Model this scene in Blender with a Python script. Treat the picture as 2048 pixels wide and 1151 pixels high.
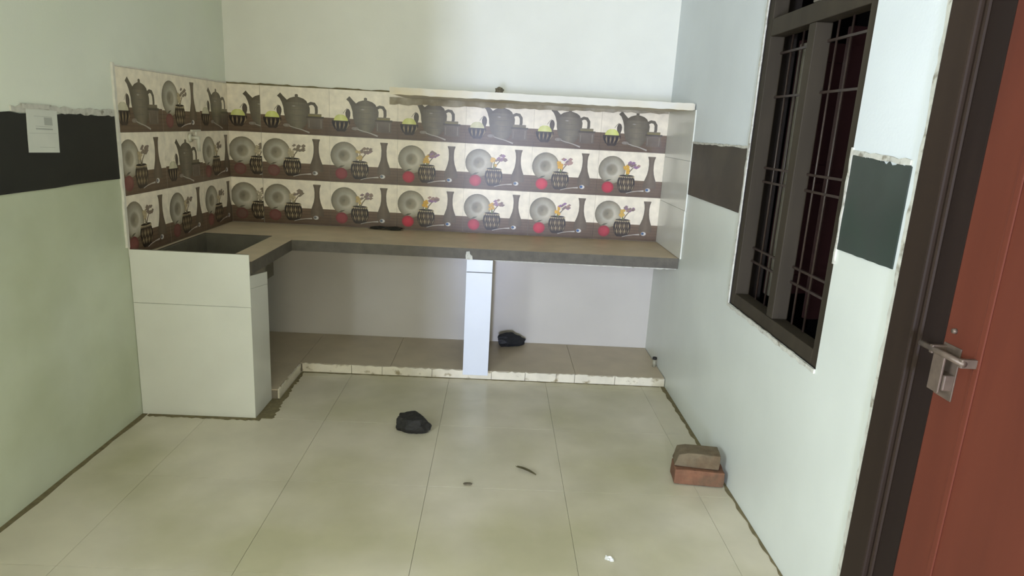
import bpy, bmesh, math, random
from mathutils import Vector, Matrix, noise
random.seed(7)
for o in list(bpy.data.objects): bpy.data.objects.remove(o)
S = bpy.context.scene
COL = S.collection

# ------------------------------------------------------------------ camera
cam_d = bpy.data.cameras.new('camera'); cam = bpy.data.objects.new('camera', cam_d); COL.objects.link(cam)
RX = Vector((0.99851438, -0.01617712, 0.05203206)); UX = Vector((-0.04667715, 0.23871017, 0.9699684)); FX = Vector((0.02811188, 0.9709561, -0.23760044))
M = Matrix(((RX.x, UX.x, -FX.x, 1.80457), (RX.y, UX.y, -FX.y, -4.51543), (RX.z, UX.z, -FX.z, 1.55921), (0, 0, 0, 1)))
cam.matrix_world = M
cam_d.sensor_fit = 'HORIZONTAL'; cam_d.sensor_width = 36; cam_d.lens = 1318.12/2048*36; cam_d.clip_start = 0.02
S.camera = cam

# ------------------------------------------------------------------ world, lights, exposure
wd = bpy.data.worlds.new('world'); S.world = wd; wd.use_nodes = True
wd.node_tree.nodes['Background'].inputs[0].default_value = (0.75, 0.88, 1.0, 1); wd.node_tree.nodes['Background'].inputs[1].default_value = 0.3
def area(name, loc, target, sx, sy, power, col):
    l = bpy.data.lights.new(name, 'AREA'); l.shape = 'RECTANGLE'; l.size = sx; l.size_y = sy; l.energy = power; l.color = col
    o = bpy.data.objects.new(name, l); COL.objects.link(o); o.location = loc
    o.rotation_euler = (Vector(target)-Vector(loc)).to_track_quat('-Z', 'Y').to_euler()
    return o
area('doorway_daylight', (1.95, -6.28, 1.05), (1.8, 0, 1.1), 1.0, 2.0, 46, (1.0, 0.90, 0.69))
area('side_window_daylight', (-0.28, -4.75, 1.55), (2.9, -3.6, 1.4), 1.3, 1.3, 222, (0.805, 0.896, 1.0))
area('far_beam_light', (1.44, -11.0, 0.95), (1.9, 0, 0.7), 0.30, 1.1, 560, (0.58, 0.68, 1.0))  # unseen far area light, added for the low bluish beam under the counter
S.view_settings.view_transform = 'Standard'; S.view_settings.look = 'None'; S.view_settings.gamma = 1.0
S.view_settings.use_curve_mapping = False
S.view_settings.exposure = 0.0

# ------------------------------------------------------------------ dimensions (metres)
W = 2.922          # right wall
H = 0.835          # worktop height
CE = 3.0           # ceiling
RY = -6.0          # rear wall
LA = -1.288        # end of the left arm of the counter
AX = 0.587         # inner edge of the left arm
CD = -0.604        # front edge of the worktop
PD = -0.594        # front of the platform
PZ = 0.055         # platform height
BZ0, BZ1 = 1.226, 1.531   # dark band

# ------------------------------------------------------------------ helpers
def lin(c):
    return tuple((x/12.92 if x <= 0.04045 else ((x+0.055)/1.055)**2.4) for x in [v/255 for v in c])
MATS = {}
def mat(name, rgb, rough=0.6, var=0.10, scale=6.0, metal=0.0, spec=0.5, bump=0.0, bscale=60.0, rgb2=None, mixscale=2.0, mixlo=0.45, mixhi=0.65, stretch=(1,1,1), coat=0.0):
    m = bpy.data.materials.new(name); m.use_nodes = True; nt = m.node_tree; N = nt.nodes; L = nt.links
    b = N['Principled BSDF']; b.inputs['Roughness'].default_value = rough; b.inputs['Metallic'].default_value = metal
    b.inputs['Specular IOR Level'].default_value = spec; b.inputs['Coat Weight'].default_value = coat
    tc = N.new('ShaderNodeTexCoord'); mp = N.new('ShaderNodeMapping'); L.new(tc.outputs['Object'], mp.inputs[0]); mp.inputs['Scale'].default_value = stretch
    n1 = N.new('ShaderNodeTexNoise'); n1.inputs['Scale'].default_value = scale; n1.inputs['Detail'].default_value = 6; L.new(mp.outputs[0], n1.inputs['Vector'])
    mr = N.new('ShaderNodeMapRange'); mr.inputs[1].default_value = 0.3; mr.inputs[2].default_value = 0.7; mr.inputs[3].default_value = 1-var; mr.inputs[4].default_value = 1+var*0.4
    L.new(n1.outputs[0], mr.inputs[0])
    c1 = lin(rgb)+(1,)
    if rgb2 is not None:
        n2 = N.new('ShaderNodeTexNoise'); n2.inputs['Scale'].default_value = mixscale; n2.inputs['Detail'].default_value = 5; L.new(mp.outputs[0], n2.inputs['Vector'])
        r2 = N.new('ShaderNodeMapRange'); r2.inputs[1].default_value = mixlo; r2.inputs[2].default_value = mixhi; L.new(n2.outputs[0], r2.inputs[0])
        mx = N.new('ShaderNodeMix'); mx.data_type = 'RGBA'; L.new(r2.outputs[0], mx.inputs[0]); mx.inputs[6].default_value = c1; mx.inputs[7].default_value = lin(rgb2)+(1,)
        src = mx.outputs[2]
    else:
        rg = N.new('ShaderNodeRGB'); rg.outputs[0].default_value = c1; src = rg.outputs[0]
    vm = N.new('ShaderNodeVectorMath'); vm.operation = 'SCALE'; L.new(src, vm.inputs[0]); L.new(mr.outputs[0], vm.inputs['Scale'])
    L.new(vm.outputs[0], b.inputs['Base Color'])
    if bump > 0:
        n3 = N.new('ShaderNodeTexNoise'); n3.inputs['Scale'].default_value = bscale; n3.inputs['Detail'].default_value = 4; L.new(mp.outputs[0], n3.inputs['Vector'])
        bp = N.new('ShaderNodeBump'); bp.inputs['Strength'].default_value = bump; bp.inputs['Distance'].default_value = 0.01
        L.new(n3.outputs[0], bp.inputs['Height']); L.new(bp.outputs[0], b.inputs['Normal'])
    MATS[name] = m
    return m
mat('paint_back', (228, 227, 214), 0.75, 0.05, 3, bump=0.05, bscale=90)
mat('paint_left', (224, 228, 212), 0.75, 0.07, 3, bump=0.05, bscale=90, rgb2=(216, 222, 202), mixscale=1.5)
mat('paint_right', (213, 218, 217), 0.7, 0.05, 3, bump=0.05, bscale=90)
mat('dado_left', (196, 202, 178), 0.45, 0.08, 3, rgb2=(180, 186, 156), mixscale=1.2)
mat('dado_right', (208, 212, 202), 0.35, 0.06, 3)
mat('dado_back', (194, 189, 179), 0.22, 0.05, 3)
mat('ceiling_paint', (220, 220, 212), 0.8, 0.05, 3)
mat('floor_tile', (204, 196, 174), 0.30, 0.09, 5, rgb2=(178, 172, 140), mixscale=1.1, spec=0.5)
mat('grout', (144, 136, 112), 0.9, 0.2, 30)
mat('platform_tile', (188, 174, 148), 0.45, 0.12, 6)
mat('white_tile', (212, 212, 200), 0.22, 0.05, 4)
mat('white_tile_cool', (208, 212, 218), 0.2, 0.04, 4)
mat('tile_edge', (214, 210, 196), 0.5, 0.1, 30)
mat('cement', (120, 112, 96), 0.85, 0.2, 12, bump=0.25, bscale=120)
mat('mortar', (158, 148, 126), 0.9, 0.25, 14, rgb2=(186, 178, 160), mixscale=9)  # grey-beige tone of the strip under the shelf
mat('worktop_stone', (198, 180, 152), 0.45, 0.10, 8, rgb2=(184, 168, 140), mixscale=3)
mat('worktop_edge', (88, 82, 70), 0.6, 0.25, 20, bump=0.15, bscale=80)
mat('basin_cement', (104, 98, 82), 0.7, 0.2, 10, bump=0.1)
mat('curb_tile', (216, 208, 186), 0.35, 0.12, 14, rgb2=(150, 136, 104), mixscale=22, mixlo=0.60, mixhi=0.72)
mat('dirt', (118, 108, 76), 0.95, 0.3, 40)
mat('band_black', (28, 28, 21), 0.6, 0.25, 8)
mat('band_brown', (66, 58, 46), 0.5, 0.25, 8, rgb2=(54, 47, 37), mixscale=5)
mat('band_green', (56, 63, 58), 0.5, 0.22, 8, rgb2=(44, 56, 49), mixscale=4)
mat('plaster_lip', (196, 194, 182), 0.8, 0.2, 40, rgb2=(142, 136, 120), mixscale=30, mixlo=0.55, mixhi=0.68)
mat('shelf_white', (214, 210, 198), 0.6, 0.08, 6, rgb2=(204, 190, 158), mixscale=3, mixlo=0.5, mixhi=0.7)
mat('window_wood', (58, 51, 40), 0.65, 0.25, 12, spec=0.2, stretch=(1, 1, 0.15))
mat('window_wood_pale', (112, 106, 92), 0.6, 0.2, 12, stretch=(1, 1, 0.2))
mat('shutter_maroon', (44, 20, 20), 0.5, 0.3, 10, stretch=(1, 1, 0.1))
mat('iron_bar', (56, 44, 38), 0.45, 0.3, 30)
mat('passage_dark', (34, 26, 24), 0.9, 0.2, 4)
mat('frame_brown', (46, 35, 27), 0.6, spec=0.2, var=0.25, scale=10, stretch=(1, 1, 0.08))
mat('frame_dark', (34, 24, 20), 0.6, spec=0.2, var=0.3, scale=10, stretch=(1, 1, 0.08))
mat('door_red', (94, 47, 33), 0.6, 0.14, 9, spec=0.2, stretch=(1, 1, 0.10), rgb2=(80, 38, 28), mixscale=5)
mat('steel_old', (104, 90, 78), 0.45, 0.3, 40, metal=0.35)
mat('brick_red', (118, 80, 56), 0.9, 0.22, 30, bump=0.4, bscale=90, rgb2=(98, 74, 52), mixscale=12)
mat('brick_dusty', (108, 95, 72), 0.95, 0.2, 26, bump=0.4, bscale=80, rgb2=(96, 79, 56), mixscale=10)
mat('stone_black', (30, 28, 22), 0.75, 0.3, 18, bump=0.3, bscale=50)
mat('stone_blue_black', (24, 26, 30), 0.65, 0.3, 18, bump=0.3, bscale=50)
mat('paper_white', (206, 208, 196), 0.85, 0.04, 10)
mat('print_grey', (168, 170, 160), 0.85, 0.05, 10)
mat('leaf_dry', (78, 72, 44), 0.7, 0.25, 60)
mat('scrap_white', (235, 235, 230), 0.7, 0.05, 40)
mat('mud', (104, 96, 76), 0.95, 0.3, 60, bump=0.4)
mat('pipe_pale', (150, 146, 124), 0.5, 0.15, 30)
mat('pipe_dark', (20, 18, 14), 0.6, 0.1, 30)
mat('plastic_pale', (204, 200, 180), 0.4, 0.08, 20)
# printed picture tile: print colour is carried by the mesh colour attribute
pm = bpy.data.materials.new('picture_tile'); pm.use_nodes = True
_n = pm.node_tree.nodes; _l = pm.node_tree.links; _b = _n['Principled BSDF']
_a = _n.new('ShaderNodeAttribute'); _a.attribute_name = 'print'
_tc = _n.new('ShaderNodeTexCoord'); _ns = _n.new('ShaderNodeTexNoise'); _ns.inputs['Scale'].default_value = 22; _ns.inputs['Detail'].default_value = 6
_l.new(_tc.outputs['Object'], _ns.inputs['Vector'])
_mr = _n.new('ShaderNodeMapRange'); _mr.inputs[1].default_value = 0.3; _mr.inputs[2].default_value = 0.7; _mr.inputs[3].default_value = 0.88; _mr.inputs[4].default_value = 1.08
_l.new(_ns.outputs[0], _mr.inputs[0])
_vm = _n.new('ShaderNodeVectorMath'); _vm.operation = 'SCALE'; _l.new(_a.outputs['Color'], _vm.inputs[0]); _l.new(_mr.outputs[0], _vm.inputs['Scale'])
_l.new(_vm.outputs[0], _b.inputs['Base Color']); _b.inputs['Roughness'].default_value = 0.35; _b.inputs['Specular IOR Level'].default_value = 0.35
MATS['picture_tile'] = pm

def link(o, parent=None):
    COL.objects.link(o)
    if parent is not None: o.parent = parent
    return o
def tag(o, label=None, cat=None, group=None, kind=None):
    if label: o['label'] = label
    if cat: o['category'] = cat
    if group: o['group'] = group
    if kind: o['kind'] = kind
    return o
def empty(name, loc=(0, 0, 0), rz=0.0):
    o = bpy.data.objects.new(name, None); o.location = loc; o.rotation_euler = (0, 0, rz); o.empty_display_size = 0.05
    return link(o)
def pydata(name, verts, faces, m, parent=None, smooth=False, fm=None):
    me = bpy.data.meshes.new(name); me.from_pydata([tuple(v) for v in verts], [], faces); me.validate()
    ms = m if isinstance(m, (list, tuple)) else [m]
    for k in ms: me.materials.append(MATS[k])
    if fm: 
        for p, i in zip(me.polygons, fm): p.material_index = i
    bm = bmesh.new(); bm.from_mesh(me); bmesh.ops.recalc_face_normals(bm, faces=bm.faces); bm.to_mesh(me); bm.free()
    if smooth:
        for p in me.polygons: p.use_smooth = True
    return link(bpy.data.objects.new(name, me), parent)
def from_bm(name, bm, m, parent=None, smooth=False):
    bmesh.ops.recalc_face_normals(bm, faces=bm.faces)
    me = bpy.data.meshes.new(name); bm.to_mesh(me); bm.free()
    for k in (m if isinstance(m, (list, tuple)) else [m]): me.materials.append(MATS[k])
    if smooth:
        for p in me.polygons: p.use_smooth = True
    return link(bpy.data.objects.new(name, me), parent)
def add_box(bm, x0, x1, y0, y1, z0, z1, bev=0.0):
    r = bmesh.ops.create_cube(bm, size=1.0)
    vs = r['verts']
    bmesh.ops.scale(bm, vec=(abs(x1-x0), abs(y1-y0), abs(z1-z0)), verts=vs)
    bmesh.ops.translate(bm, vec=((x0+x1)/2, (y0+y1)/2, (z0+z1)/2), verts=vs)
    if bev > 0:
        es = list({e for v in vs for e in v.link_edges})
        bmesh.ops.bevel(bm, geom=es, offset=bev, segments=2, affect='EDGES', profile=0.6)
def box(name, x0, x1, y0, y1, z0, z1, m, parent=None, bev=0.0):
    bm = bmesh.new(); add_box(bm, x0, x1, y0, y1, z0, z1, bev)
    return from_bm(name, bm, m, parent)
def add_cyl(bm, p, q, r0, r1=None, seg=14):
    p = Vector(p); q = Vector(q); d = q-p
    r = bmesh.ops.create_cone(bm, cap_ends=True, segments=seg, radius1=r0, radius2=r0 if r1 is None else r1, depth=d.length)
    rot = d.to_track_quat('Z', 'Y').to_matrix().to_4x4()
    bmesh.ops.transform(bm, matrix=Matrix.Translation((p+q)/2) @ rot, verts=r['verts'])
# solid prism made of rectangular cells (walls with openings, L-shaped slabs)
def cells(name, us, vs, keep, w0, w1, place, m, parent=None, side=None, face_mat=None):
    verts = []; idx = {}; faces = []; fm = []
    def V(u, v, w):
        k = (round(u, 5), round(v, 5), round(w, 5))
        if k not in idx: idx[k] = len(verts); verts.append(place(u, v, w))
        return idx[k]
    nu, nv = len(us)-1, len(vs)-1
    K = lambda i, j: 0 <= i < nu and 0 <= j < nv and keep((us[i]+us[i+1])/2, (vs[j]+vs[j+1])/2)
    for i in range(nu):
        for j in range(nv):
            if not K(i, j): continue
            a, b, c, d = us[i], us[i+1], vs[j], vs[j+1]
            g = face_mat((a+b)/2, (c+d)/2) if face_mat else 0
            faces.append((V(a, c, w0), V(b, c, w0), V(b, d, w0), V(a, d, w0))); fm.append(g)
            faces.append((V(a, c, w1), V(b, c, w1), V(b, d, w1), V(a, d, w1))); fm.append(g)
            sm = g if side is None else side
            if not K(i-1, j): faces.append((V(a, c, w0), V(a, d, w0), V(a, d, w1), V(a, c, w1))); fm.append(sm)
            if not K(i+1, j): faces.append((V(b, c, w0), V(b, d, w0), V(b, d, w1), V(b, c, w1))); fm.append(sm)
            if not K(i, j-1): faces.append((V(a, c, w0), V(b, c, w0), V(b, c, w1), V(a, c, w1))); fm.append(sm)
            if not K(i, j+1): faces.append((V(a, d, w0), V(b, d, w0), V(b, d, w1), V(a, d, w1))); fm.append(sm)
    return pydata(name, verts, faces, m, parent, fm=fm)
# a thin sheet with ragged edges: closed outline in (u, v), thickness along w
def sheet(name, outline, w0, w1, place, m, parent=None):
    n = len(outline); verts = [place(u, v, w0) for u, v in outline]+[place(u, v, w1) for u, v in outline]
    faces = [tuple(range(n)), tuple(range(2*n-1, n-1, -1))]+[(i, (i+1) % n, n+(i+1) % n, n+i) for i in range(n)]
    return pydata(name, verts, faces, m, parent)
def rag(a, b, n, amp, seed, fixed_ends=True):
    rnd = random.Random(seed); out = []
    for i in range(n+1):
        t = i/n; p = (a[0]+(b[0]-a[0])*t, a[1]+(b[1]-a[1])*t)
        k = 0 if fixed_ends and i in (0, n) else rnd.uniform(-amp, amp)
        dx, dy = b[0]-a[0], b[1]-a[1]; L = math.hypot(dx, dy)
        out.append((p[0]-dy/L*k, p[1]+dx/L*k))
    return out

# ------------------------------------------------------------------ the room shell
# floor: slab with separate tiles, joints open down to the slab
floor = box('floor', -0.1, W+0.1, RY-0.1, 0.1, -0.12, -0.006, 'grout'); tag(floor, 'beige tiled floor of the room', kind='structure')
FX0 = [0.0, 0.335, 0.945, 1.553, 2.16, 2.768, W]
FYS = [-0.594, -0.675, -1.283, -1.892, -2.50, -3.11, -3.72, -4.33, -4.94, -5.55, RY]
for i in range(len(FX0)-1):
    for j in range(len(FYS)-1):
        x0, x1, y1, y0 = FX0[i], FX0[i+1], FYS[j], FYS[j+1]
        if x1 <= AX and y0 > LA: continue
        g = 0.0006
        o = box('floor_tile', x0+g, x1-g, y0+g, y1-g, -0.006, 0.0, 'floor_tile', floor, bev=0.0008)
ceil = box('ceiling', -0.1, W+0.1, RY-0.1, 0.1, CE, CE+0.1, 'ceiling_paint'); tag(ceil, 'pale ceiling of the room', kind='structure')

# wall_back
wb = cells('wall_back', [-0.12, W+0.12], [-0.006, H, CE], lambda u, v: True, 0.0, 0.12, lambda u, v, w: (u, w, v), ['paint_back', 'dado_back'], face_mat=lambda u, v: 1 if v < H else 0)
tag(wb, 'off white painted back wall behind the worktop', kind='structure')
# wall_left with a window behind the camera
wl = cells('wall_left', [RY, -5.4, -4.1, 0.0], [-0.006, 0.9, BZ0, 2.2, CE], lambda y, z: not (-5.4 < y < -4.1 and 0.9 < z < 2.2), -0.12, 0.0, lambda u, v, w: (w, u, v), ['paint_left', 'dado_left'], face_mat=lambda y, z: 1 if z < BZ0 else 0)
tag(wl, 'pale green left wall with a black band', kind='structure')
# wall_right with the window and the door opening
WY0, WY1, WZ0, WZ1 = -2.401, -1.521, 0.804, 2.52
DY1, DY0, DZ1 = -2.769, -3.93, 2.25
def rkeep(y, z):
    if WY0 < y < WY1 and WZ0 < z < WZ1: return False
    if DY0 < y < DY1 and z < DZ1: return False
    return True
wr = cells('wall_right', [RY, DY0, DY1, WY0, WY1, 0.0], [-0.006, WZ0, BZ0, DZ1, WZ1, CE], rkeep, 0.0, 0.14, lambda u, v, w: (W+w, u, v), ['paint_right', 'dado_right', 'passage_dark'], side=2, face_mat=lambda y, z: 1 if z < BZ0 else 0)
tag(wr, 'pale right wall holding the window and the door', kind='structure')
# wall_rear with a doorway behind the camera
we = cells('wall_rear', [-0.12, 1.45, 2.45, W+0.12], [-0.006, 2.1, CE], lambda x, z: not (1.45 < x < 2.45 and z < 2.1), 0.0, 0.12, lambda u, v, w: (u, RY-w, v), 'paint_back')
tag(we, 'rear wall with an open doorway', kind='structure')
# dark passage seen through the window
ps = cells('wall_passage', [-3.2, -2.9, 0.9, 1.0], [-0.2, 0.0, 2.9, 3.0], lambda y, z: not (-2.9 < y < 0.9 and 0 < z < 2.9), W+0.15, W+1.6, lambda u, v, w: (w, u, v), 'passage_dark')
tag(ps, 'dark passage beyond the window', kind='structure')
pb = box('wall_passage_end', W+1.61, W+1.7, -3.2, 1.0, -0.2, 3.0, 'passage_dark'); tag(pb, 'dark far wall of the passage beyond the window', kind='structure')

# ------------------------------------------------------------------ printed picture tiles
TW, TH = 0.45, 0.30
class Print:
    def __init__(s, u0, u1): s.u0, s.u1 = u0, u1; s.v = []; s.f = []; s.c = []
    def poly(s, pts, cols, layer):
        P = [(p[0], p[1], c) for p, c in zip(pts, cols)]
        for lim, sg in ((s.u0, 1), (s.u1, -1)):
            Q = []
            for i in range(len(P)):
                a, b = P[i], P[(i+1) % len(P)]
                ia, ib = sg*(a[0]-lim) >= 0, sg*(b[0]-lim) >= 0
                if ia: Q.append(a)
                if ia != ib:
                    t = (lim-a[0])/(b[0]-a[0]); Q.append((lim, a[1]+(b[1]-a[1])*t, tuple(x+(y-x)*t for x, y in zip(a[2], b[2]))))
            P = Q
            if len(P) < 3: return
        n = len(s.v)
        for p in P: s.v.append((p[0], p[1], layer)); s.c.append(p[2])
        s.f.append(tuple(range(n, n+len(P))))
    def quad(s, pts, col, layer): s.poly(pts, [lin(col)]*len(pts), layer)
    def rect(s, a, b, c, d, lo, hi, layer): s.poly([(a, c), (b, c), (b, d), (a, d)], [lin(lo), lin(lo), lin(hi), lin(hi)], layer)
    def disc(s, cx, cy, rings, layer, n=28, ky=1.0, light=0.0):
        # rings: [(radius, colour)], light: brighter towards lower right as in the printed picture
        def col(c, a):
            k = 1+light*math.cos(a+0.5); return tuple(min(0.9, x*k) for x in lin(c))
        for (r0, c0), (r1, c1) in zip(rings[:-1], rings[1:]):
            for i in range(n):
                a0, a1 = 2*math.pi*i/n, 2*math.pi*(i+1)/n
                p = lambda r, a: (cx+r*math.cos(a), cy+r*ky*math.sin(a))
                pts = [p(r0, a0), p(r1, a0), p(r1, a1), p(r0, a1)]; cs = [col(c0, a0), col(c1, a0), col(c1, a1), col(c0, a1)]
                if r0 == 0: pts, cs = pts[:3], cs[:3]
                s.poly(pts, cs, layer)
    def profile(s, cx, prof, lcol, rcol, layer):
        for (v0, w0), (v1, w1) in zip(prof[:-1], prof[1:]):
            s.poly([(cx-w0, v0), (cx, v0), (cx, v1), (cx-w1, v1)], [lin(lcol), lin(rcol), lin(rcol), lin(lcol)], layer)
            s.poly([(cx, v0), (cx+w0, v0), (cx+w1, v1), (cx, v1)], [lin(rcol), lin(lcol), lin(lcol), lin(rcol)], layer)
    def strip(s, pts, ws, col, layer):
        L = []
        for i, p in enumerate(pts):
            a = pts[max(0, i-1)]; b = pts[min(len(pts)-1, i+1)]; dx, dy = b[0]-a[0], b[1]-a[1]; l = math.hypot(dx, dy) or 1
            L.append(((p[0]-dy/l*ws[i], p[1]+dx/l*ws[i]), (p[0]+dy/l*ws[i], p[1]-dx/l*ws[i])))
        for a, b in zip(L[:-1], L[1:]): s.quad([a[0], a[1], b[1], b[0]], col, layer)
def mixc(a, b, t): return tuple(x+(y-x)*t for x, y in zip(a, b))
CREAM, WOOD0, WOOD1 = (236, 225, 202), (98, 80, 62), (110, 90, 70)
def draw_plate(P, sat, seed):
    rnd = random.Random(seed)
    P.rect(0, 1.5, 0.37, 1.0, CREAM, CREAM, 0); P.rect(0, 1.5, 0, 0.37, WOOD0, WOOD1, 0)
    # soft grain lines of the printed table
    for k in range(5):
        v = 0.03+0.065*k; P.rect(0, 1.5, v, v+0.012, mixc(WOOD0, (78, 60, 50), 0.7), WOOD0, 1)
    P.disc(0.32, 0.585, [(0, (134, 126, 106)), (0.10, (146, 138, 118)), (0.15, (182, 175, 157)), (0.20, (168, 161, 142)), (0.26, (152, 144, 124)), (0.30, (130, 122, 102)), (0.308, (116, 108, 88))], 2, light=0.22)
    # vase
    P.profile(1.20, [(0.20, 0.145), (0.28, 0.15), (0.36, 0.135), (0.44, 0.105), (0.52, 0.078), (0.62, 0.060), (0.74, 0.056), (0.84, 0.066), (0.90, 0.086), (0.915, 0.086)], (92, 80, 64), (112, 98, 80), 2)
    # red apple with a leaf
    a = mixc((112, 84, 72), (196, 42, 62), sat)
    P.disc(0.25, 0.19, [(0, mixc(a, (220, 90, 100), 0.25*sat)), (0.08, a), (0.13, mixc(a, (96, 30, 34), 0.35)), (0.137, mixc(a, WOOD0, 0.4))], 3, 20, 0.95)
    P.quad([(0.16, 0.31), (0.25, 0.325), (0.33, 0.375), (0.24, 0.365)], mixc((104, 96, 80), (84, 88, 70), sat), 4)
    # patterned pot: dark barrel with pale petals
    pot = [(0.08, 0.10), (0.12, 0.145), (0.20, 0.185), (0.28, 0.20), (0.36, 0.195), (0.42, 0.178), (0.47, 0.172)]
    P.profile(0.66, pot, (44, 36, 28), (58, 48, 38), 4)
    hw = lambda v: [w0+(w1-w0)*(v-v0)/(v1-v0) for (v0, w0), (v1, w1) in zip(pot[:-1], pot[1:]) if v0 <= v <= v1][0]
    for row, (v0, v1) in enumerate(((0.13, 0.27), (0.25, 0.40))):
        for k in range(8):
            t = (k+0.5+0.5*(row % 2))/8*2-1
            if abs(t) > 0.92: continue
            vm = (v0+v1)/2; e = 0.022*math.sqrt(max(0.1, 1-t*t))
            P.quad([(0.66+t*hw(v0), v0), (0.66+t*hw(vm)+e, vm), (0.66+t*hw(v1), v1), (0.66+t*hw(vm)-e, vm)], (152, 134, 102) if (k+row) % 2 else (104, 88, 66), 5)
    for k in range(9):
        c = 0.66-0.165+0.33*k/8; P.quad([(c-0.02, 0.455), (c, 0.405), (c+0.02, 0.455), (c, 0.475)], (184, 168, 134), 5)
    P.disc(0.66, 0.468, [(0, (30, 24, 18)), (0.165, (52, 44, 34))], 6, 18, 0.13)
    # flowers
    P.strip([(0.66, 0.47), (0.655, 0.56), (0.67, 0.64)], [0.02, 0.015, 0.01], mixc((120, 112, 92), (110, 122, 60), sat), 7)
    P.strip([(0.68, 0.47), (0.72, 0.56), (0.80, 0.66)], [0.016, 0.012, 0.01], (120, 108, 88), 7)
    for k in range(9):
        P.disc(0.645+rnd.uniform(-0.05, 0.05), 0.60+rnd.uniform(-0.07, 0.09), [(0, mixc((188, 176, 150), (222, 178, 50), sat)), (0.035, mixc((170, 158, 132), (206, 150, 48), sat))], 8+0.15*k, 8)
    for k in range(14):
        x = 0.80+rnd.uniform(-0.10, 0.12); y = 0.70+rnd.uniform(-0.055, 0.07)
        P.quad([(x-0.05, y-0.012), (x, y-0.03), (x+0.055, y+0.012), (x+0.005, y+0.035)], mixc((132, 120, 100), rnd.choice([(150, 112, 150), (168, 134, 122), (136, 112, 112)]), sat), 10+0.2*k)
    # spoon holding a blue and white egg
    P.strip([(0.68, 0.075), (0.80, 0.11), (0.95, 0.135), (1.08, 0.145)], [0.006, 0.007, 0.008, 0.016], (186, 178, 166), 7)
    P.disc(1.17, 0.165, [(0, (226, 222, 214)), (0.05, (206, 202, 194)), (0.062, (168, 160, 150))], 8, 14, 0.75)
    P.disc(1.15, 0.168, [(0, mixc((120, 116, 108), (62, 110, 170), sat)), (0.034, mixc((110, 104, 96), (40, 66, 104), sat))], 9.5, 12, 0.85)
def draw_teapot(P, sat, seed):
    P.rect(0, 1.5, 0.39, 1.0, CREAM, CREAM, 0); P.rect(0, 1.5, 0, 0.39, WOOD0, WOOD1, 0)
    for k in range(5):
        v = 0.03+0.065*k; P.rect(0, 1.5, v, v+0.012, mixc(WOOD0, (78, 60, 50), 0.7), WOOD0, 1)
    D, Lc = (94, 86, 70), (126, 117, 98)
    # spout, body, lid, knob, handle
    P.strip([(0.405, 0.835), (0.46, 0.78), (0.52, 0.70), (0.58, 0.60), (0.66, 0.46)], [0.05, 0.045, 0.062, 0.09, 0.12], D, 2)
    P.profile(0.79, [(0.11, 0.10), (0.16, 0.16), (0.24, 0.215), (0.34, 0.255), (0.46, 0.282), (0.56, 0.288), (0.65, 0.262), (0.70, 0.215)], D, Lc, 3)
    P.profile(0.79, [(0.68, 0.235), (0.72, 0.215), (0.765, 0.15), (0.79, 0.07), (0.80, 0.03), (0.82, 0.036), (0.845, 0.03), (0.855, 0.012)], (86, 78, 62), (114, 105, 86), 4)
    P.strip([(1.03, 0.64), (1.10, 0.675), (1.17, 0.665), (1.215, 0.60), (1.22, 0.50), (1.205, 0.40)], [0.03, 0.032, 0.034, 0.034, 0.032, 0.03], D, 2)
    for v in (0.30, 0.42, 0.54, 0.64):
        P.strip([(0.56, v), (0.68, v-0.012), (0.80, v-0.016), (0.92, v-0.012), (1.02, v)], [0.004]*5, (104, 98, 86), 5)
    P.disc(0.73, 0.60, [(0, (168, 163, 152)), (0.05, Lc)], 6, 14, 0.35)
    # leaf shaped ladle
    P.profile(0.405, [(0.33, 0.012), (0.40, 0.035), (0.46, 0.052), (0.52, 0.055), (0.57, 0.04), (0.60, 0.012)], (72, 64, 54), (92, 82, 70), 5)
    P.strip([(0.30, 0.50), (0.34, 0.56), (0.39, 0.61)], [0.005]*3, (96, 88, 70), 4)
    # bowl with petals and lime filling
    P.profile(0.25, [(0.32, 0.16), (0.38, 0.15), (0.44, 0.11), (0.47, 0.05)], mixc((190, 182, 160), (204, 206, 108), sat), mixc((206, 198, 176), (220, 222, 140), sat), 6)
    P.profile(0.25, [(0.11, 0.08), (0.16, 0.13), (0.22, 0.17), (0.28, 0.195), (0.34, 0.20)], (48, 38, 30), (62, 50, 40), 7)
    for k in range(8):
        c = 0.25-0.165+0.33*k/7; q = (c-0.25)*0.75+0.25
        P.quad([(q-0.010, 0.15), (c-0.018, 0.25), (c, 0.33), (c+0.018, 0.25)], (140, 122, 92) if k % 2 else (28, 22, 18), 8)
    # glass box with a flat lid
    P.rect(1.02, 1.36, 0.13, 0.36, (100, 88, 74), (112, 100, 86), 5); P.rect(1.00, 1.38, 0.36, 0.40, (78, 70, 58), (84, 76, 62), 6)
    P.rect(1.04, 1.33, 0.40, 0.455, mixc((112, 104, 86), (134, 122, 68), sat), (120, 110, 90), 6)
    P.rect(1.05, 1.06, 0.16, 0.32, (142, 132, 118), (142, 132, 118), 6); P.rect(1.31, 1.325, 0.15, 0.33, (142, 132, 118), (142, 132, 118), 6)
    # silver spoon on the table
    P.disc(0.56, 0.185, [(0, (150, 142, 130)), (0.06, (128, 118, 106)), (0.075, (160, 152, 140))], 7, 16, 0.45)
    P.strip([(0.62, 0.17), (0.75, 0.135), (0.90, 0.10), (1.06, 0.045)], [0.010, 0.008, 0.010, 0.016], (170, 162, 150), 7)
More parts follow.
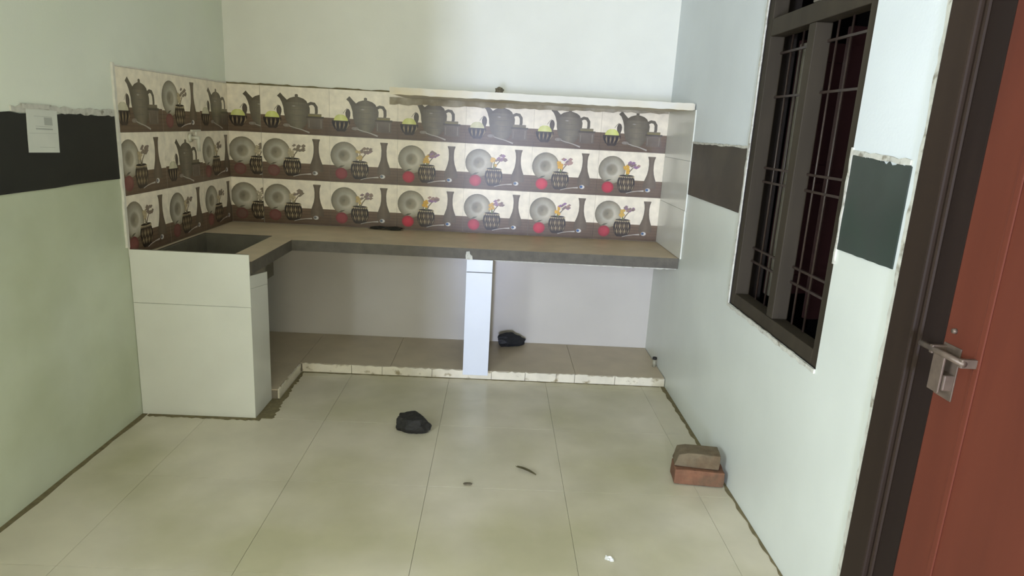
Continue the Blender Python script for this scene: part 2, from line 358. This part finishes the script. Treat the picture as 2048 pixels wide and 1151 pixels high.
def picture_tile(kind, sat, seed, u0=0.0, u1=1.5, parent=None, place=None):
    P = Print(u0, u1); (draw_plate if kind == 'plate' else draw_teapot)(P, sat, seed)
    k = 0.3; g = 0.0005; du = u1-u0; sx = (du*k-2*g)/(du*k); sy = (TH-2*g)/TH
    thick = 0.008
    verts = []; cols = []; faces = []
    for (u, v, l), c in zip(P.v, P.c):
        verts.append((((u-u0)*k)*sx+g, v*k*sy+g, thick+0.00012*l)); cols.append(c)
    faces = list(P.f)
    n = len(verts); ex = du*k-g; ey = TH-g
    for z in (0, thick-0.0001):
        for x, y in ((g, g), (ex, g), (ex, ey), (g, ey)): verts.append((x, y, z)); cols.append(lin((206, 200, 186)))
    for i in range(4): faces.append((n+i, n+(i+1) % 4, n+4+(i+1) % 4, n+4+i))
    faces.append((n, n+3, n+2, n+1))
    me = bpy.data.meshes.new('picture_tile'); me.from_pydata([place(*p) for p in verts], [], faces)
    at = me.color_attributes.new('print', 'FLOAT_COLOR', 'POINT')
    for i, c in enumerate(cols): at.data[i].color = (c[0], c[1], c[2], 1)
    me.materials.append(MATS['picture_tile'])
    return link(bpy.data.objects.new('picture_tile', me), parent)
SATS = {2: [0.05, 0.05, 0.30, 0.75, 0.70, 1.0, 0.85], 1: [0.0, 0.1, 0.35, 0.9, 0.75, 0.95, 0.65], 3: [0.8, 1.0, 0.9, 0.9, 0.3, 0.9, 1.0]}
for row in (1, 2, 3):                    # 1 lowest, 3 top
    z0 = H+(row-1)*TH
    for c in range(7):
        if c == 0: x0, ua, ub = 0.008, 0.03, (W-6*TW)/0.3
        else: x0, ua, ub = W-(7-c)*TW, 0.0, 1.5
        picture_tile('teapot' if row == 3 else 'plate', SATS[row][c], row*10+c, ua, ub, wb, lambda a, b, d, x0=x0, z0=z0: (x0+a, -d, z0+b))
LT = [(-1.288, 0.107, 1.5), (-0.87, 0.0, 1.5), (-0.42, 0.0, 1.373)]
KIND = {3: ['teapot', 'plate', 'teapot'], 2: ['plate', 'teapot', 'plate'], 1: ['plate', 'plate', 'plate']}
for row in (1, 2, 3):
    z0 = H+(row-1)*TH
    for c, (y0, ua, ub) in enumerate(LT):
        picture_tile(KIND[row][c], 0.12, 50+row*5+c, ua, ub, wl, lambda a, b, d, y0=y0, z0=z0: (d, y0+a, z0+b))
# pale cut edge of the tiling on the left wall and mortar line over the tiles
e = sheet('trim_1', rag((LA-0.022, H+0.05), (LA-0.016, H+0.915), 22, 0.004, 3)+[(LA-0.001, H+0.915), (LA-0.001, H+0.05)], 0.0, 0.011, lambda u, v, w: (w, u, v), 'tile_edge')
tag(e, 'pale plaster edge where the picture tiles start on left wall', kind='structure')
e = sheet('trim_2', [(0.0, H+0.9005)]+[(1.15, H+0.9005)]+rag((1.15, H+0.907), (0.0, H+0.911), 40, 0.0035, 4), 0.0, 0.009, lambda u, v, w: (u, -w, v), 'dirt')
tag(e, 'thin dirty mortar line along top of the back wall tiles', kind='structure')
e = sheet('trim_3', [(LA, H+0.9005), (-0.01, H+0.9005)]+rag((-0.01, H+0.911), (LA, H+0.906), 30, 0.0025, 5), 0.0, 0.009, lambda u, v, w: (w, u, v), 'tile_edge')
tag(e, 'thin mortar line along top of the left wall tiles', kind='structure')

# white tile cladding on the right wall between worktop and shelf
cl = empty('wall_right_cladding', (W, -0.3, H)); tag(cl, 'white tile cladding at the right end of the worktop', kind='structure')
cl.location = (0, 0, 0)
for k in range(3):
    z0 = H+0.002+k*0.29; z1 = z0+0.288
    sheet('white_tile', [(-0.012, z0), (-0.012, z1)]+rag((-0.628+0.004*k, z1), (-0.640+0.004*k, z0), 8, 0.002, 30+k), 0.0, 0.007, lambda u, v, w: (W-w, u, v), 'white_tile', cl)

# dark bands on the walls (painted dado tops with ragged edges)
pl = lambda u, v, w: (w, u, v); pr = lambda u, v, w: (W-w, u, v)
o = sheet('trim_4', rag((RY+0.01, BZ0-0.004), (LA-0.024, BZ0-0.006), 40, 0.002, 11)+rag((LA-0.024, BZ1-0.02), (RY+0.01, BZ1-0.008), 90, 0.006, 12), 0.0, 0.004, pl, 'band_black')
tag(o, 'black band across the left wall', kind='structure')
o = sheet('trim_5', rag((WY1+0.022, BZ0), (-0.644, BZ0), 14, 0.0008, 13)+rag((-0.634, BZ1-0.006), (WY1+0.022, BZ1-0.004), 24, 0.004, 14), 0.0, 0.004, pr, 'band_brown')
tag(o, 'dark brown band between window and worktop on right wall', kind='structure')
o = sheet('trim_6', rag((DY1+0.045, BZ0), (WY0-0.012, BZ0), 10, 0.0008, 15)+rag((WY0-0.012, BZ1-0.004), (DY1+0.045, BZ1-0.022), 26, 0.008, 16), 0.0, 0.004, pr, 'band_green')
tag(o, 'dark grey green band between window and door', kind='structure')
# ragged plaster lips round window and door frame
def lip(name, a, b, wd_, seed, lab, m='plaster_lip', off=0.0065):
    dx, dy = b[0]-a[0], b[1]-a[1]; L = math.hypot(dx, dy); nx, ny = -dy/L*wd_, dx/L*wd_
    n = max(10, int(L/0.035))
    o = sheet(name, rag(a, b, n, 0.003, seed)+rag((b[0]+nx, b[1]+ny), (a[0]+nx, a[1]+ny), n, wd_*0.28, seed+1), 0.0, off, pr, m)
    tag(o, lab, kind='structure')
lip('trim_7', (WY1, WZ1), (WY1, WZ0), 0.016, 21, 'ragged plaster edge along the far side of the window')
lip('trim_8', (WY1+0.014, WZ0), (WY0, WZ0), 0.016, 23, 'ragged plaster edge under the window')
lip('trim_9', (WY0, BZ0-0.05), (WY0, BZ1+0.02), 0.010, 25, 'ragged plaster edge beside the grey green band')
lip('trim_10', (DY1, 2.2), (DY1, 0.0), 0.019, 27, 'ragged plaster edge along the brown door frame')
lip('trim_11', (DY1+0.05, BZ1-0.018), (WY0-0.012, BZ1-0.002), 0.014, 28, 'flaking plaster above the grey green band')
lip('trim_12', (WY1+0.022, BZ1-0.002), (-0.634, BZ1-0.004), -0.010, 29, 'flaking plaster above the brown band')
o = sheet('trim_13', rag((-1.98, BZ1-0.012), (LA-0.026, BZ1-0.022), 26, 0.004, 31)+rag((LA-0.026, BZ1+0.006), (-1.98, BZ1+0.008), 26, 0.005, 32), 0.0, 0.006, pl, 'plaster_lip')
tag(o, 'rough plaster line above the black band', kind='structure')
# dirt gathered along the foot of the walls
def dirt(name, pts0, pts1, lab):
    o = sheet(name, pts0+pts1[::-1], 0.0003, 0.0022, lambda u, v, w: (u, v, w), 'dirt'); tag(o, lab, kind='structure')
dirt('trim_14', rag((0.0, RY+0.1), (0.0, LA-0.001), 30, 0.0, 1), rag((0.008, RY+0.1), (0.026, LA-0.001), 60, 0.006, 41), 'dark dirt line at the foot of the left wall')
dirt('trim_15', rag((0.036, LA-0.001), (AX+0.03, LA-0.001), 30, 0.0, 1), rag((0.036, LA-0.024), (AX+0.03, LA-0.03), 40, 0.007, 43), 'dark dirt line below the counter end wall')
dirt('trim_16', rag((W, DY1), (W, PD-0.014), 30, 0.0, 1), rag((W-0.006, DY1), (W-0.026, PD-0.014), 60, 0.006, 45), 'dark dirt line at the foot of the right wall')
dirt('trim_17', rag((0.635, PD-0.0135), (W-0.036, PD-0.0135), 30, 0.0, 1), rag((0.635, PD-0.024), (W-0.036, PD-0.017), 90, 0.004, 47), 'dirt line in front of the platform edge')
dirt('trim_18', rag((AX+0.001, LA), (AX+0.001, -1.034), 4, 0.0, 1)+rag((0.6305, -1.033), (0.6305, PD-0.026), 12, 0.0, 1), rag((0.672, LA), (0.645, PD-0.026), 40, 0.010, 49), 'dirt line beside the left arm of the platform')

# ------------------------------------------------------------------ window_1
win = empty('window_1'); tag(win, 'tall dark wooden window with iron grille in the right wall', kind='structure')
fd0, fd1 = 0.004, 0.068; fw = 0.048
def wbox(n, y0, y1, z0, z1, m='window_wood', d0=fd0, d1=fd1, b=0.004): return box(n, W+d0, W+d1, y0, y1, z0, z1, m, win, bev=b)
YM = (WY0+WY1)/2
wbox('window_jamb', WY1-fw, WY1-0.001, WZ0+0.001, WZ1-0.001); wbox('window_jamb', WY0+0.001, WY0+fw, WZ0+0.001, WZ1-0.001)
wbox('window_sill', WY0+fw+0.001, WY1-fw-0.001, WZ0+0.001, WZ0+0.058)
wbox('window_head', WY0+fw+0.001, WY1-fw-0.001, WZ1-fw, WZ1-0.001)
TZ = 1.985
wbox('transom', WY0+fw+0.001, WY1-fw-0.001, TZ, TZ+0.07)
wbox('mullion', YM-0.028, YM+0.028, WZ0+0.059, TZ-0.001); wbox('mullion', YM-0.024, YM+0.024, TZ+0.071, WZ1-fw-0.001, 'window_wood_pale')
for y in (-2.26, -2.15, -2.05, -1.87, -1.77, -1.67):
    bm = bmesh.new(); add_cyl(bm, (W+0.06, y, WZ0+0.056), (W+0.06, y, TZ+0.002), 0.0045, seg=8); from_bm('grille_bar', bm, 'iron_bar', win, True)
for z in (1.02, 1.08, 1.38, 1.44, 1.74, 1.92):
    for a, b in ((WY0+fw-0.002, YM-0.026), (YM+0.026, WY1-fw+0.002)):
        box('grille_crossbar', W+0.055, W+0.065, a, b, z-0.0045, z+0.0045, 'iron_bar', win)
# two shutters swung outwards
def shutter(hy, ang, m, wdt=0.36):
    o = empty('shutter'); o.parent = win; o.location = (W+0.148, hy, 0); o.rotation_euler = (0, 0, math.radians(ang))
    z0, z1 = WZ0+0.06, TZ-0.004
    box('stile', 0.0, 0.06, -0.016, 0.016, z0, z1, m, o, 0.003); box('stile', wdt-0.06, wdt, -0.016, 0.016, z0, z1, m, o, 0.003)
    for a, b in ((z0, z0+0.09), ((z0+z1)/2-0.04, (z0+z1)/2+0.04), (z1-0.08, z1)): box('rail', 0.061, wdt-0.061, -0.015, 0.015, a, b, m, o, 0.003)
    for a, b in ((z0+0.09, (z0+z1)/2-0.04), ((z0+z1)/2+0.04, z1-0.08)): box('shutter_panel', 0.061, wdt-0.061, -0.007, 0.007, a+0.001, b-0.001, m, o)
shutter(WY1-0.03, 14, 'shutter_maroon'); shutter(YM+0.0, 10, 'shutter_maroon')
box('sash_stile', W+0.145, W+0.175, -1.60, -1.545, WZ0+0.06, TZ-0.02, 'window_wood_pale', win, 0.004)

# ------------------------------------------------------------------ door_1
door = empty('door_1'); tag(door, 'red brown wooden door in a dark brown frame on the right', kind='structure')
def dbox(n, y0, y1, z0, z1, d0, d1, m, b=0.004, par=door): return box(n, W+d0, W+d1, y0, y1, z0, z1, m, par, b)
dbox('door_jamb', DY1-0.105, DY1-0.001, 0.0, DZ1-0.001, -0.012, 0.12, 'frame_brown', 0.006)
dbox('jamb_bead', DY1-0.122, DY1-0.106, 0.0, DZ1-0.1, 0.000, 0.12, 'frame_brown', 0.007)
dbox('jamb_rebate', DY1-0.205, DY1-0.123, 0.0, DZ1-0.1, 0.006, 0.12, 'frame_dark', 0.004)
dbox('door_jamb', DY0+0.001, DY0+0.105, 0.0, DZ1-0.001, -0.012, 0.12, 'frame_brown', 0.006)
dbox('door_head', DY0+0.106, DY1-0.106, DZ1-0.098, DZ1-0.001, -0.012, 0.12, 'frame_brown', 0.006)
LY1, LY0 = DY1-0.207, DY0+0.107
leaf = empty('door_leaf'); leaf.parent = door
dbox('stile', LY1-0.115, LY1, 0.012, DZ1-0.102, 0.004, 0.045, 'door_red', 0.004, leaf)
dbox('stile', LY0, LY0+0.115, 0.012, DZ1-0.102, 0.004, 0.045, 'door_red', 0.004, leaf)
for a, b in ((0.012, 0.2), (DZ1-0.25, DZ1-0.102)): dbox('rail', LY0+0.116, LY1-0.116, a, b, 0.005, 0.044, 'door_red', 0.003, leaf)
a, b = 0.201, DZ1-0.251
dbox('door_panel', LY0+0.116, LY1-0.116, a, b, 0.0065, 0.038, 'door_red', 0.0, leaf)
dbox('panel_moulding', LY1-0.134, LY1-0.1165, a, b, 0.0015, 0.0064, 'door_red', 0.0022, leaf)
# sliding bolt with hasp
bolt = empty('door_bolt'); bolt.parent = door; bolt['label'] = 'worn steel sliding bolt with hanging hasp'
bm = bmesh.new(); add_cyl(bm, (W-0.030, -2.945, 1.083), (W-0.030, -3.105, 1.083), 0.0075); from_bm('bolt_rod', bm, 'steel_old', bolt, True)
for y in (-2.992, -3.098):
    box('staple', W-0.036, W+0.003, y-0.006, y+0.006, 1.072, 1.094, 'steel_old', bolt, 0.003)
bm = bmesh.new(); add_box(bm, W-0.032, W-0.026, -3.040, -3.000, 0.985, 1.078, 0.002); from_bm('hasp', bm, 'steel_old', bolt)
box('lock_box', W-0.024, W+0.003, -3.044, -2.994, 0.992, 1.032, 'steel_old', bolt, 0.004)
box('back_plate', W+0.0005, W+0.0038, -3.046, -2.984, 0.966, 1.100, 'steel_old', bolt, 0.001)
bm = bmesh.new(); add_cyl(bm, (W-0.004, -3.010, 1.135), (W+0.004, -3.010, 1.135), 0.006, 0.007); from_bm('screw_head', bm, 'steel_old', bolt, True)

# ------------------------------------------------------------------ platform under the counter
plat = empty('platform'); tag(plat, 'low tiled platform under the kitchen worktop', 'platform')
ykeep = lambda x, y: (y > PD) or (x < 0.6155)
cells('platform_base', [0.002, 0.6155, W-0.002], [-1.032, PD, -0.002], ykeep, 0.0, PZ-0.007, lambda u, v, w: (u, v, w), 'cement', plat)
xs = [0.002, 0.6155, 1.18, 1.634]; 
def ptile(a, b, c, d): box('platform_tile', a+0.001, b-0.001, c+0.001, d-0.001, PZ-0.007, PZ, 'platform_tile', plat, 0.0008)
ptile(0.002, 0.6155, -1.028, PD); ptile(0.002, 0.6155, PD, -0.002)
for a, b in ((0.6155, 1.18), (1.18, 1.636), (1.794, 2.35), (2.35, W-0.002)): ptile(a, b, PD, -0.002)
CX = [0.632, 0.94, 1.130, 1.443, 1.817, 2.03, 2.227, 2.344, 2.60, W-0.003]
for k in range(len(CX)-1):
    a, b = CX[k]+0.0015, CX[k+1]-0.0015; n = max(4, int((b-a)/0.02))
    top = rag((b, PZ+0.001), (a, PZ+0.001), n, 0.005, 60+k, False)
    sheet('curb_tile', [(a, 0.003), (b, 0.003)]+top, 0.0, 0.011, lambda u, v, w: (u, PD-0.001-w, v), 'curb_tile', plat)
for k, (a, b) in enumerate(((-1.03, -0.90), (-0.90, -0.61))):
    top = rag((b-0.0015, PZ), (a+0.0015, PZ), 16, 0.006, 80+k, False)
    sheet('curb_tile', [(a+0.0015, 0.003), (b-0.0015, 0.003)]+top, 0.0, 0.011, lambda u, v, w: (0.617+w, u, v), 'curb_tile', plat)

# ------------------------------------------------------------------ counter end wall (left arm), divider, worktop, shelf
ew = empty('counter_end_panel', (0, 0, 0)); tag(ew, 'white tiled end wall carrying the left arm of the worktop', 'counter wall')
box('wall_core', 0.002, AX-0.010, LA+0.010, -1.200, 0.0, 0.768, 'cement', ew)
box('wall_pier', 0.460, AX-0.010, -1.1995, -1.036, 0.0, 0.768, 'cement', ew)
box('wall_core', 0.002, AX-0.010, LA+0.010, LA+0.03, 0.7681, 0.872, 'cement', ew)
box('white_tile', 0.002, AX, LA, LA+0.009, 0.604, 0.874, 'white_tile', ew, 0.001)
box('white_tile', 0.002, AX, LA, LA+0.009, 0.0, 0.6025, 'white_tile', ew, 0.001)
sheet('white_tile', [(LA+0.0095, 0.70), (-1.036, 0.668), (-1.036, 0.735), (LA+0.0095, 0.765)], 0.0, 0.009, lambda u, v, w: (AX-0.0095+w, u, v), 'white_tile', ew)
sheet('white_tile', [(LA+0.0095, 0.0), (-1.036, 0.0), (-1.036, 0.6665), (LA+0.0095, 0.6985)], 0.0, 0.009, lambda u, v, w: (AX-0.0095+w, u, v), 'white_tile', ew)

dv = empty('counter_divider'); tag(dv, 'narrow white tiled divider holding up the middle of the worktop', 'counter divider')
box('divider_core', 1.640, 1.790, PD+0.002, -0.003, PZ-0.001, 0.768, 'cement', dv)
zt = 0.69
box('white_tile', 1.636, 1.794, PD-0.010, PD+0.0015, zt+0.001, 0.767, 'white_tile_cool', dv, 0.001)
box('white_tile', 1.636, 1.794, PD-0.022, PD-0.0135, 0.030, zt-0.001, 'white_tile_cool', dv, 0.001)
box('tile_bed', 1.640, 1.790, PD-0.0133, PD+0.0015, 0.062, zt-0.002, 'cement', dv)

wt = empty('worktop'); tag(wt, 'L shaped grey stone worktop running along two walls', 'worktop')
SX, SY0, SY1 = 0.440, -1.19, -0.500
def wkeep(x, y):
    if 0.03 < x < SX and SY0 < y < SY1: return False
    return y > CD or x < AX
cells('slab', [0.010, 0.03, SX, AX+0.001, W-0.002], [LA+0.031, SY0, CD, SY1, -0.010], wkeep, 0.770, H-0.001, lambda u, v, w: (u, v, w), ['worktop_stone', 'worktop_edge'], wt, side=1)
bm = bmesh.new()
t = 0.012; bz = 0.60
add_box(bm, 0.031, SX-0.001, SY0+0.001, SY1-0.001, bz-t, bz)
add_box(bm, 0.031, 0.031+t, SY0+0.001, SY1-0.001, bz, H-0.006); add_box(bm, SX-0.001-t, SX-0.001, SY0+0.001, SY1-0.001, bz, H-0.006)
add_box(bm, 0.031+t, SX-0.001-t, SY0+0.001, SY0+0.001+t, bz, H-0.006); add_box(bm, 0.031+t, SX-0.001-t, SY1-0.001-t, SY1-0.001, bz, H-0.006)
from_bm('basin', bm, 'basin_cement', wt)
# chipped mortar lump on the worktop edge above the divider
sheet('mortar_patch', [(1.630, 0.768), (1.672, 0.766), (1.668, 0.79), (1.655, 0.80), (1.652, 0.818), (1.632, 0.815), (1.628, 0.79)], 0.0, 0.006, lambda u, v, w: (u, CD-0.0005-w, v), 'plaster_lip', wt)
sheet('mortar_rim', rag((1.80, 0.7695), (W-0.01, 0.7695), 40, 0.0, 1)+rag((W-0.01, 0.764), (1.80, 0.766), 60, 0.0035, 91), 0.0, 0.004, lambda u, v, w: (u, CD+0.004+w, v), 'plaster_lip', wt)

sh = empty('wall_shelf'); tag(sh, 'long white plastered shelf slab above the picture tiles', 'shelf')
sheet('shelf_slab', [(1.165, -0.001), (W-0.009, -0.001)]+rag((W-0.009, -0.606), (1.165, -0.604), 50, 0.002, 95), 1.705, 1.739, lambda u, v, w: (u, v, w), 'shelf_white', sh)
sheet('edge_render', rag((1.165, 1.701), (W-0.02, 1.702), 60, 0.0022, 96)+rag((W-0.02, 1.741), (1.165, 1.7405), 60, 0.0015, 97), 0.0, 0.006, lambda u, v, w: (u, -0.6085-w, v), 'shelf_white', sh)

sheet('under_shelf_band', [(1.068, 1.7045), (W-0.012, 1.7045)]+rag((W-0.012, 1.692), (1.068, 1.658), 60, 0.005, 98), 0.0, 0.006, lambda u, v, w: (u, -0.0115-w, v), 'mortar', sh)  # grey-beige strip on the back wall, deeper towards its left end
# ------------------------------------------------------------------ loose things
def lump(name, size, seed, m, cuts=9, sub=4, rough=0.05):
    bm = bmesh.new(); bmesh.ops.create_icosphere(bm, subdivisions=sub, radius=1.0)
    rnd = random.Random(seed); pls = []
    for k in range(cuts):
        n = Vector((rnd.gauss(0, 1), rnd.gauss(0, 1), rnd.gauss(0, 1))).normalized(); pls.append((n, rnd.uniform(0.62, 0.9)))
    for v in bm.verts:
        for n, d in pls:
            k = v.co.dot(n)-d
            if k > 0: v.co -= n*k*0.95
        v.co += v.co.normalized()*(noise.noise(v.co*3+Vector((seed, 0, 0)))*rough*2+noise.noise(v.co*9+Vector((0, seed, 0)))*rough)
        v.co.x *= size[0]; v.co.y *= size[1]; v.co.z *= size[2]
    zmin = -0.55*size[2]
    for v in bm.verts:
        if v.co.z < zmin: v.co.z = zmin
    for v in bm.verts: v.co.z -= zmin
    return from_bm(name, bm, m, None, False)
o = lump('stone_lump', (0.106, 0.062, 0.066), 5, 'stone_black'); o.location = (1.424, -1.345, 0.0008); o.rotation_euler = (0, 0, -0.12)
tag(o, 'black stone lump lying out on the open floor', 'stone')
o = lump('stone_lump', (0.122, 0.05, 0.062), 12, 'stone_blue_black', 11); o.location = (1.935, -0.085, PZ+0.0005); o.rotation_euler = (0, 0, 0.42)
tag(o, 'blue black stone lump on the platform beside the white divider', 'stone')

def brick(name, L, D, Hh, seed, m, chip):
    bm = bmesh.new(); add_box(bm, -L/2, L/2, -D/2, D/2, 0, Hh, 0.006)
    bmesh.ops.subdivide_edges(bm, edges=bm.edges[:], cuts=3, use_grid_fill=True)
    for v in bm.verts:
        d = Vector((noise.noise(v.co*26+Vector((seed, 0, 0))), noise.noise(v.co*26+Vector((0, seed, 0))), noise.noise(v.co*26+Vector((0, 0, seed)))))
        v.co += d*0.0035
        if chip:
            k = (-v.co.x-L/2+0.045)+(v.co.z-Hh+0.02)*0.8
            if k > 0: v.co.x += k*0.3; v.co.z -= k*0.2
        v.co.z = max(0.0, v.co.z)
    return from_bm(name, bm, m, None, False)
o = brick('clay_brick', 0.225, 0.11, 0.074, 1.3, 'brick_red', False); o.location = (2.792, -1.752, 0.003); o.rotation_euler = (0, 0, -0.10)
tag(o, 'reddish clay brick on the floor by right wall, lower of two', 'brick', 'bricks by the right wall')
o = brick('clay_brick', 0.205, 0.10, 0.070, 4.7, 'brick_dusty', True); o.location = (2.784, -1.732, 0.0785); o.rotation_euler = (0.0, 0, -0.16)
tag(o, 'dusty grey brown clay brick lying on top of the other brick', 'brick', 'bricks by the right wall')

lf = empty('dry_leaf', (1.997, -1.7365, 0.001), math.atan2(-0.071, 0.088)); tag(lf, 'narrow dry dark leaf curled on the floor', 'leaf')
vs = []; fs = []; n = 12
for i in range(n+1):
    t = i/n; x = -0.056+0.112*t; w = 0.0085*math.sin(math.pi*min(1, t*0.9+0.12))**0.8+0.0006
    zc = 0.004+0.004*math.sin(t*3)
    for yy, zz in ((-w, 0.006), (0, 0), (w, 0.006)): vs.append((x, yy, zc+zz))
    for yy, zz in ((-w, 0.0052), (0, -0.0009), (w, 0.0052)): vs.append((x, yy, zc+zz))
for i in range(n):
    a, b = i*6, (i+1)*6
    fs += [(a, b, b+1, a+1), (a+1, b+1, b+2, a+2), (a+3, a+4, b+4, b+3), (a+4, a+5, b+5, b+4), (a, a+3, b+3, b), (a+2, b+2, b+5, a+5)]
fs += [(0, 1, 4, 3), (1, 2, 5, 4), (n*6, n*6+3, n*6+4, n*6+1), (n*6+1, n*6+4, n*6+5, n*6+2)]
pydata('leaf_blade', vs, fs, 'leaf_dry', lf)
bm = bmesh.new(); add_cyl(bm, (-0.056, 0, 0.004), (-0.066, 0.006, 0.004), 0.0016, 0.0012, 8); from_bm('leaf_stalk', bm, 'leaf_dry', lf, True)

# crumpled white paper scrap
def crumple(name, sx, sy, seed, m, zs=0.012):
    nx, ny = 7, 5; v = []; f = []
    for s in (0, 1):
        for i in range(nx):
            for j in range(ny):
                x = (i/(nx-1)-0.5)*sx; y = (j/(ny-1)-0.5)*sy
                z = abs(noise.noise(Vector((x*60+seed, y*60, seed))))*zs*1.6
                v.append((x+noise.noise(Vector((x*50, y*50, seed+3)))*sx*0.2, y+noise.noise(Vector((x*50, y*50, seed+7)))*sy*0.2, z+0.0012*(1-s)+0.0004))
    N = nx*ny
    for i in range(nx-1):
        for j in range(ny-1):
            a = i*ny+j; q = (a, a+ny, a+ny+1, a+1); f.append(q); f.append(tuple(k+N for k in reversed(q)))
    ring = [i*ny for i in range(nx)]+[(nx-1)*ny+j for j in range(1, ny)]+[i*ny+ny-1 for i in range(nx-2, -1, -1)]+[j for j in range(ny-2, 0, -1)]
    for a, b in zip(ring, ring[1:]+ring[:1]): f.append((a, b, b+N, a+N))
    return pydata(name, v, f, m)
o = crumple('paper_scrap', 0.032, 0.022, 3.1, 'scrap_white'); o.location = (2.287, -2.36, 0.0005); o.rotation_euler = (0, 0, -0.4)
tag(o, 'tiny crumpled white paper scrap on the floor in the foreground', 'paper scrap')
o = lump('mud_crumb', (0.020, 0.013, 0.005), 21, 'mud', 6, 3); o.location = (1.73, -1.865, 0.0008)
tag(o, 'flat grey crumb of dirt on the floor near the leaf', 'dirt crumb')
o = lump('mud_clump', (0.026, 0.018, 0.021), 33, 'mud', 7, 3, 0.16); o.location = (1.786, -0.585, 1.7405)
tag(o, 'small dry mud clump sitting on the front of the shelf', 'mud clump')
o = crumple('dark_rag', 0.20, 0.055, 8.3, 'stone_black', 0.02); o.location = (1.06, -0.055, H+0.0005); o.rotation_euler = (0, 0, -0.06)
tag(o, 'flat black scrap lying on the worktop against the tiles', 'rag')

# short drain pipe by the right wall
pp = empty('drain_pipe', (W-0.024, -0.385, PZ)); tag(pp, 'short pale drain pipe stub on the platform by right wall', 'pipe')
bm = bmesh.new(); add_cyl(bm, (0, 0, 0.0005), (0, 0, 0.052), 0.012); from_bm('pipe_body', bm, 'pipe_pale', pp, True)
bm = bmesh.new(); add_cyl(bm, (0, 0, 0.0525), (0, 0, 0.066), 0.0145); from_bm('pipe_cap', bm, 'pipe_dark', pp, True)

# pale water outlet on the left wall over the basin
wo = empty('water_outlet', (0.009, -0.575, 1.40)); tag(wo, 'pale plastic water outlet fixed to tiles above the basin', 'tap')
bm = bmesh.new(); add_cyl(bm, (0, 0, 0), (0.012, 0, 0), 0.026, 0.024, 18); from_bm('wall_flange', bm, 'plastic_pale', wo, True)
bm = bmesh.new(); add_cyl(bm, (0.0121, 0, 0), (0.055, 0, 0), 0.011); add_cyl(bm, (0.048, 0, 0.008), (0.048, 0, -0.075), 0.010, 0.009); from_bm('spout', bm, 'plastic_pale', wo, True)
bm = bmesh.new(); add_cyl(bm, (0.036, 0, 0.0115), (0.036, 0, 0.035), 0.006); add_box(bm, 0.029, 0.043, -0.055, 0.055, 0.035, 0.046, 0.003); from_bm('tap_handle', bm, 'plastic_pale', wo)

# paper notice on the left wall
pn = empty('paper_notice', (0.0055, -1.82, 1.45)); tag(pn, 'white printed paper notice stuck over the black band', 'notice')
def sheetp(name, ol, w0, w1, m): return sheet(name, ol, w0, w1, lambda u, v, w: (w, u, v), m, pn)
sheetp('paper_sheet', [(-0.094, -0.084), (0.086, -0.091), (0.091, 0.0), (0.094, 0.073), (0.0, 0.078), (-0.083, 0.082), (-0.089, 0.0)], 0.0, 0.0012, 'paper_white')
for v0, u0, u1, h in ((0.052, -0.045, 0.06, 0.0016), (0.014, -0.04, 0.055, 0.0016), (0.002, -0.04, 0.058, 0.006), (-0.012, -0.08, 0.08, 0.0012), (-0.066, -0.03, 0.06, 0.0012)):
    sheetp('print_line', [(u0, v0), (u1, v0-0.004), (u1, v0-0.004+h), (u0, v0+h)], 0.0012, 0.0015, 'print_grey')
sheetp('print_block', [(0.012, 0.018), (0.06, 0.016), (0.06, 0.046), (0.012, 0.048)], 0.0012, 0.00135, 'print_grey')
sheetp('hanging_strip', [(-0.105, 0.080), (0.062, 0.078), (0.06, 0.096), (-0.11, 0.098)], -0.0015, 0.003, 'plaster_lip')
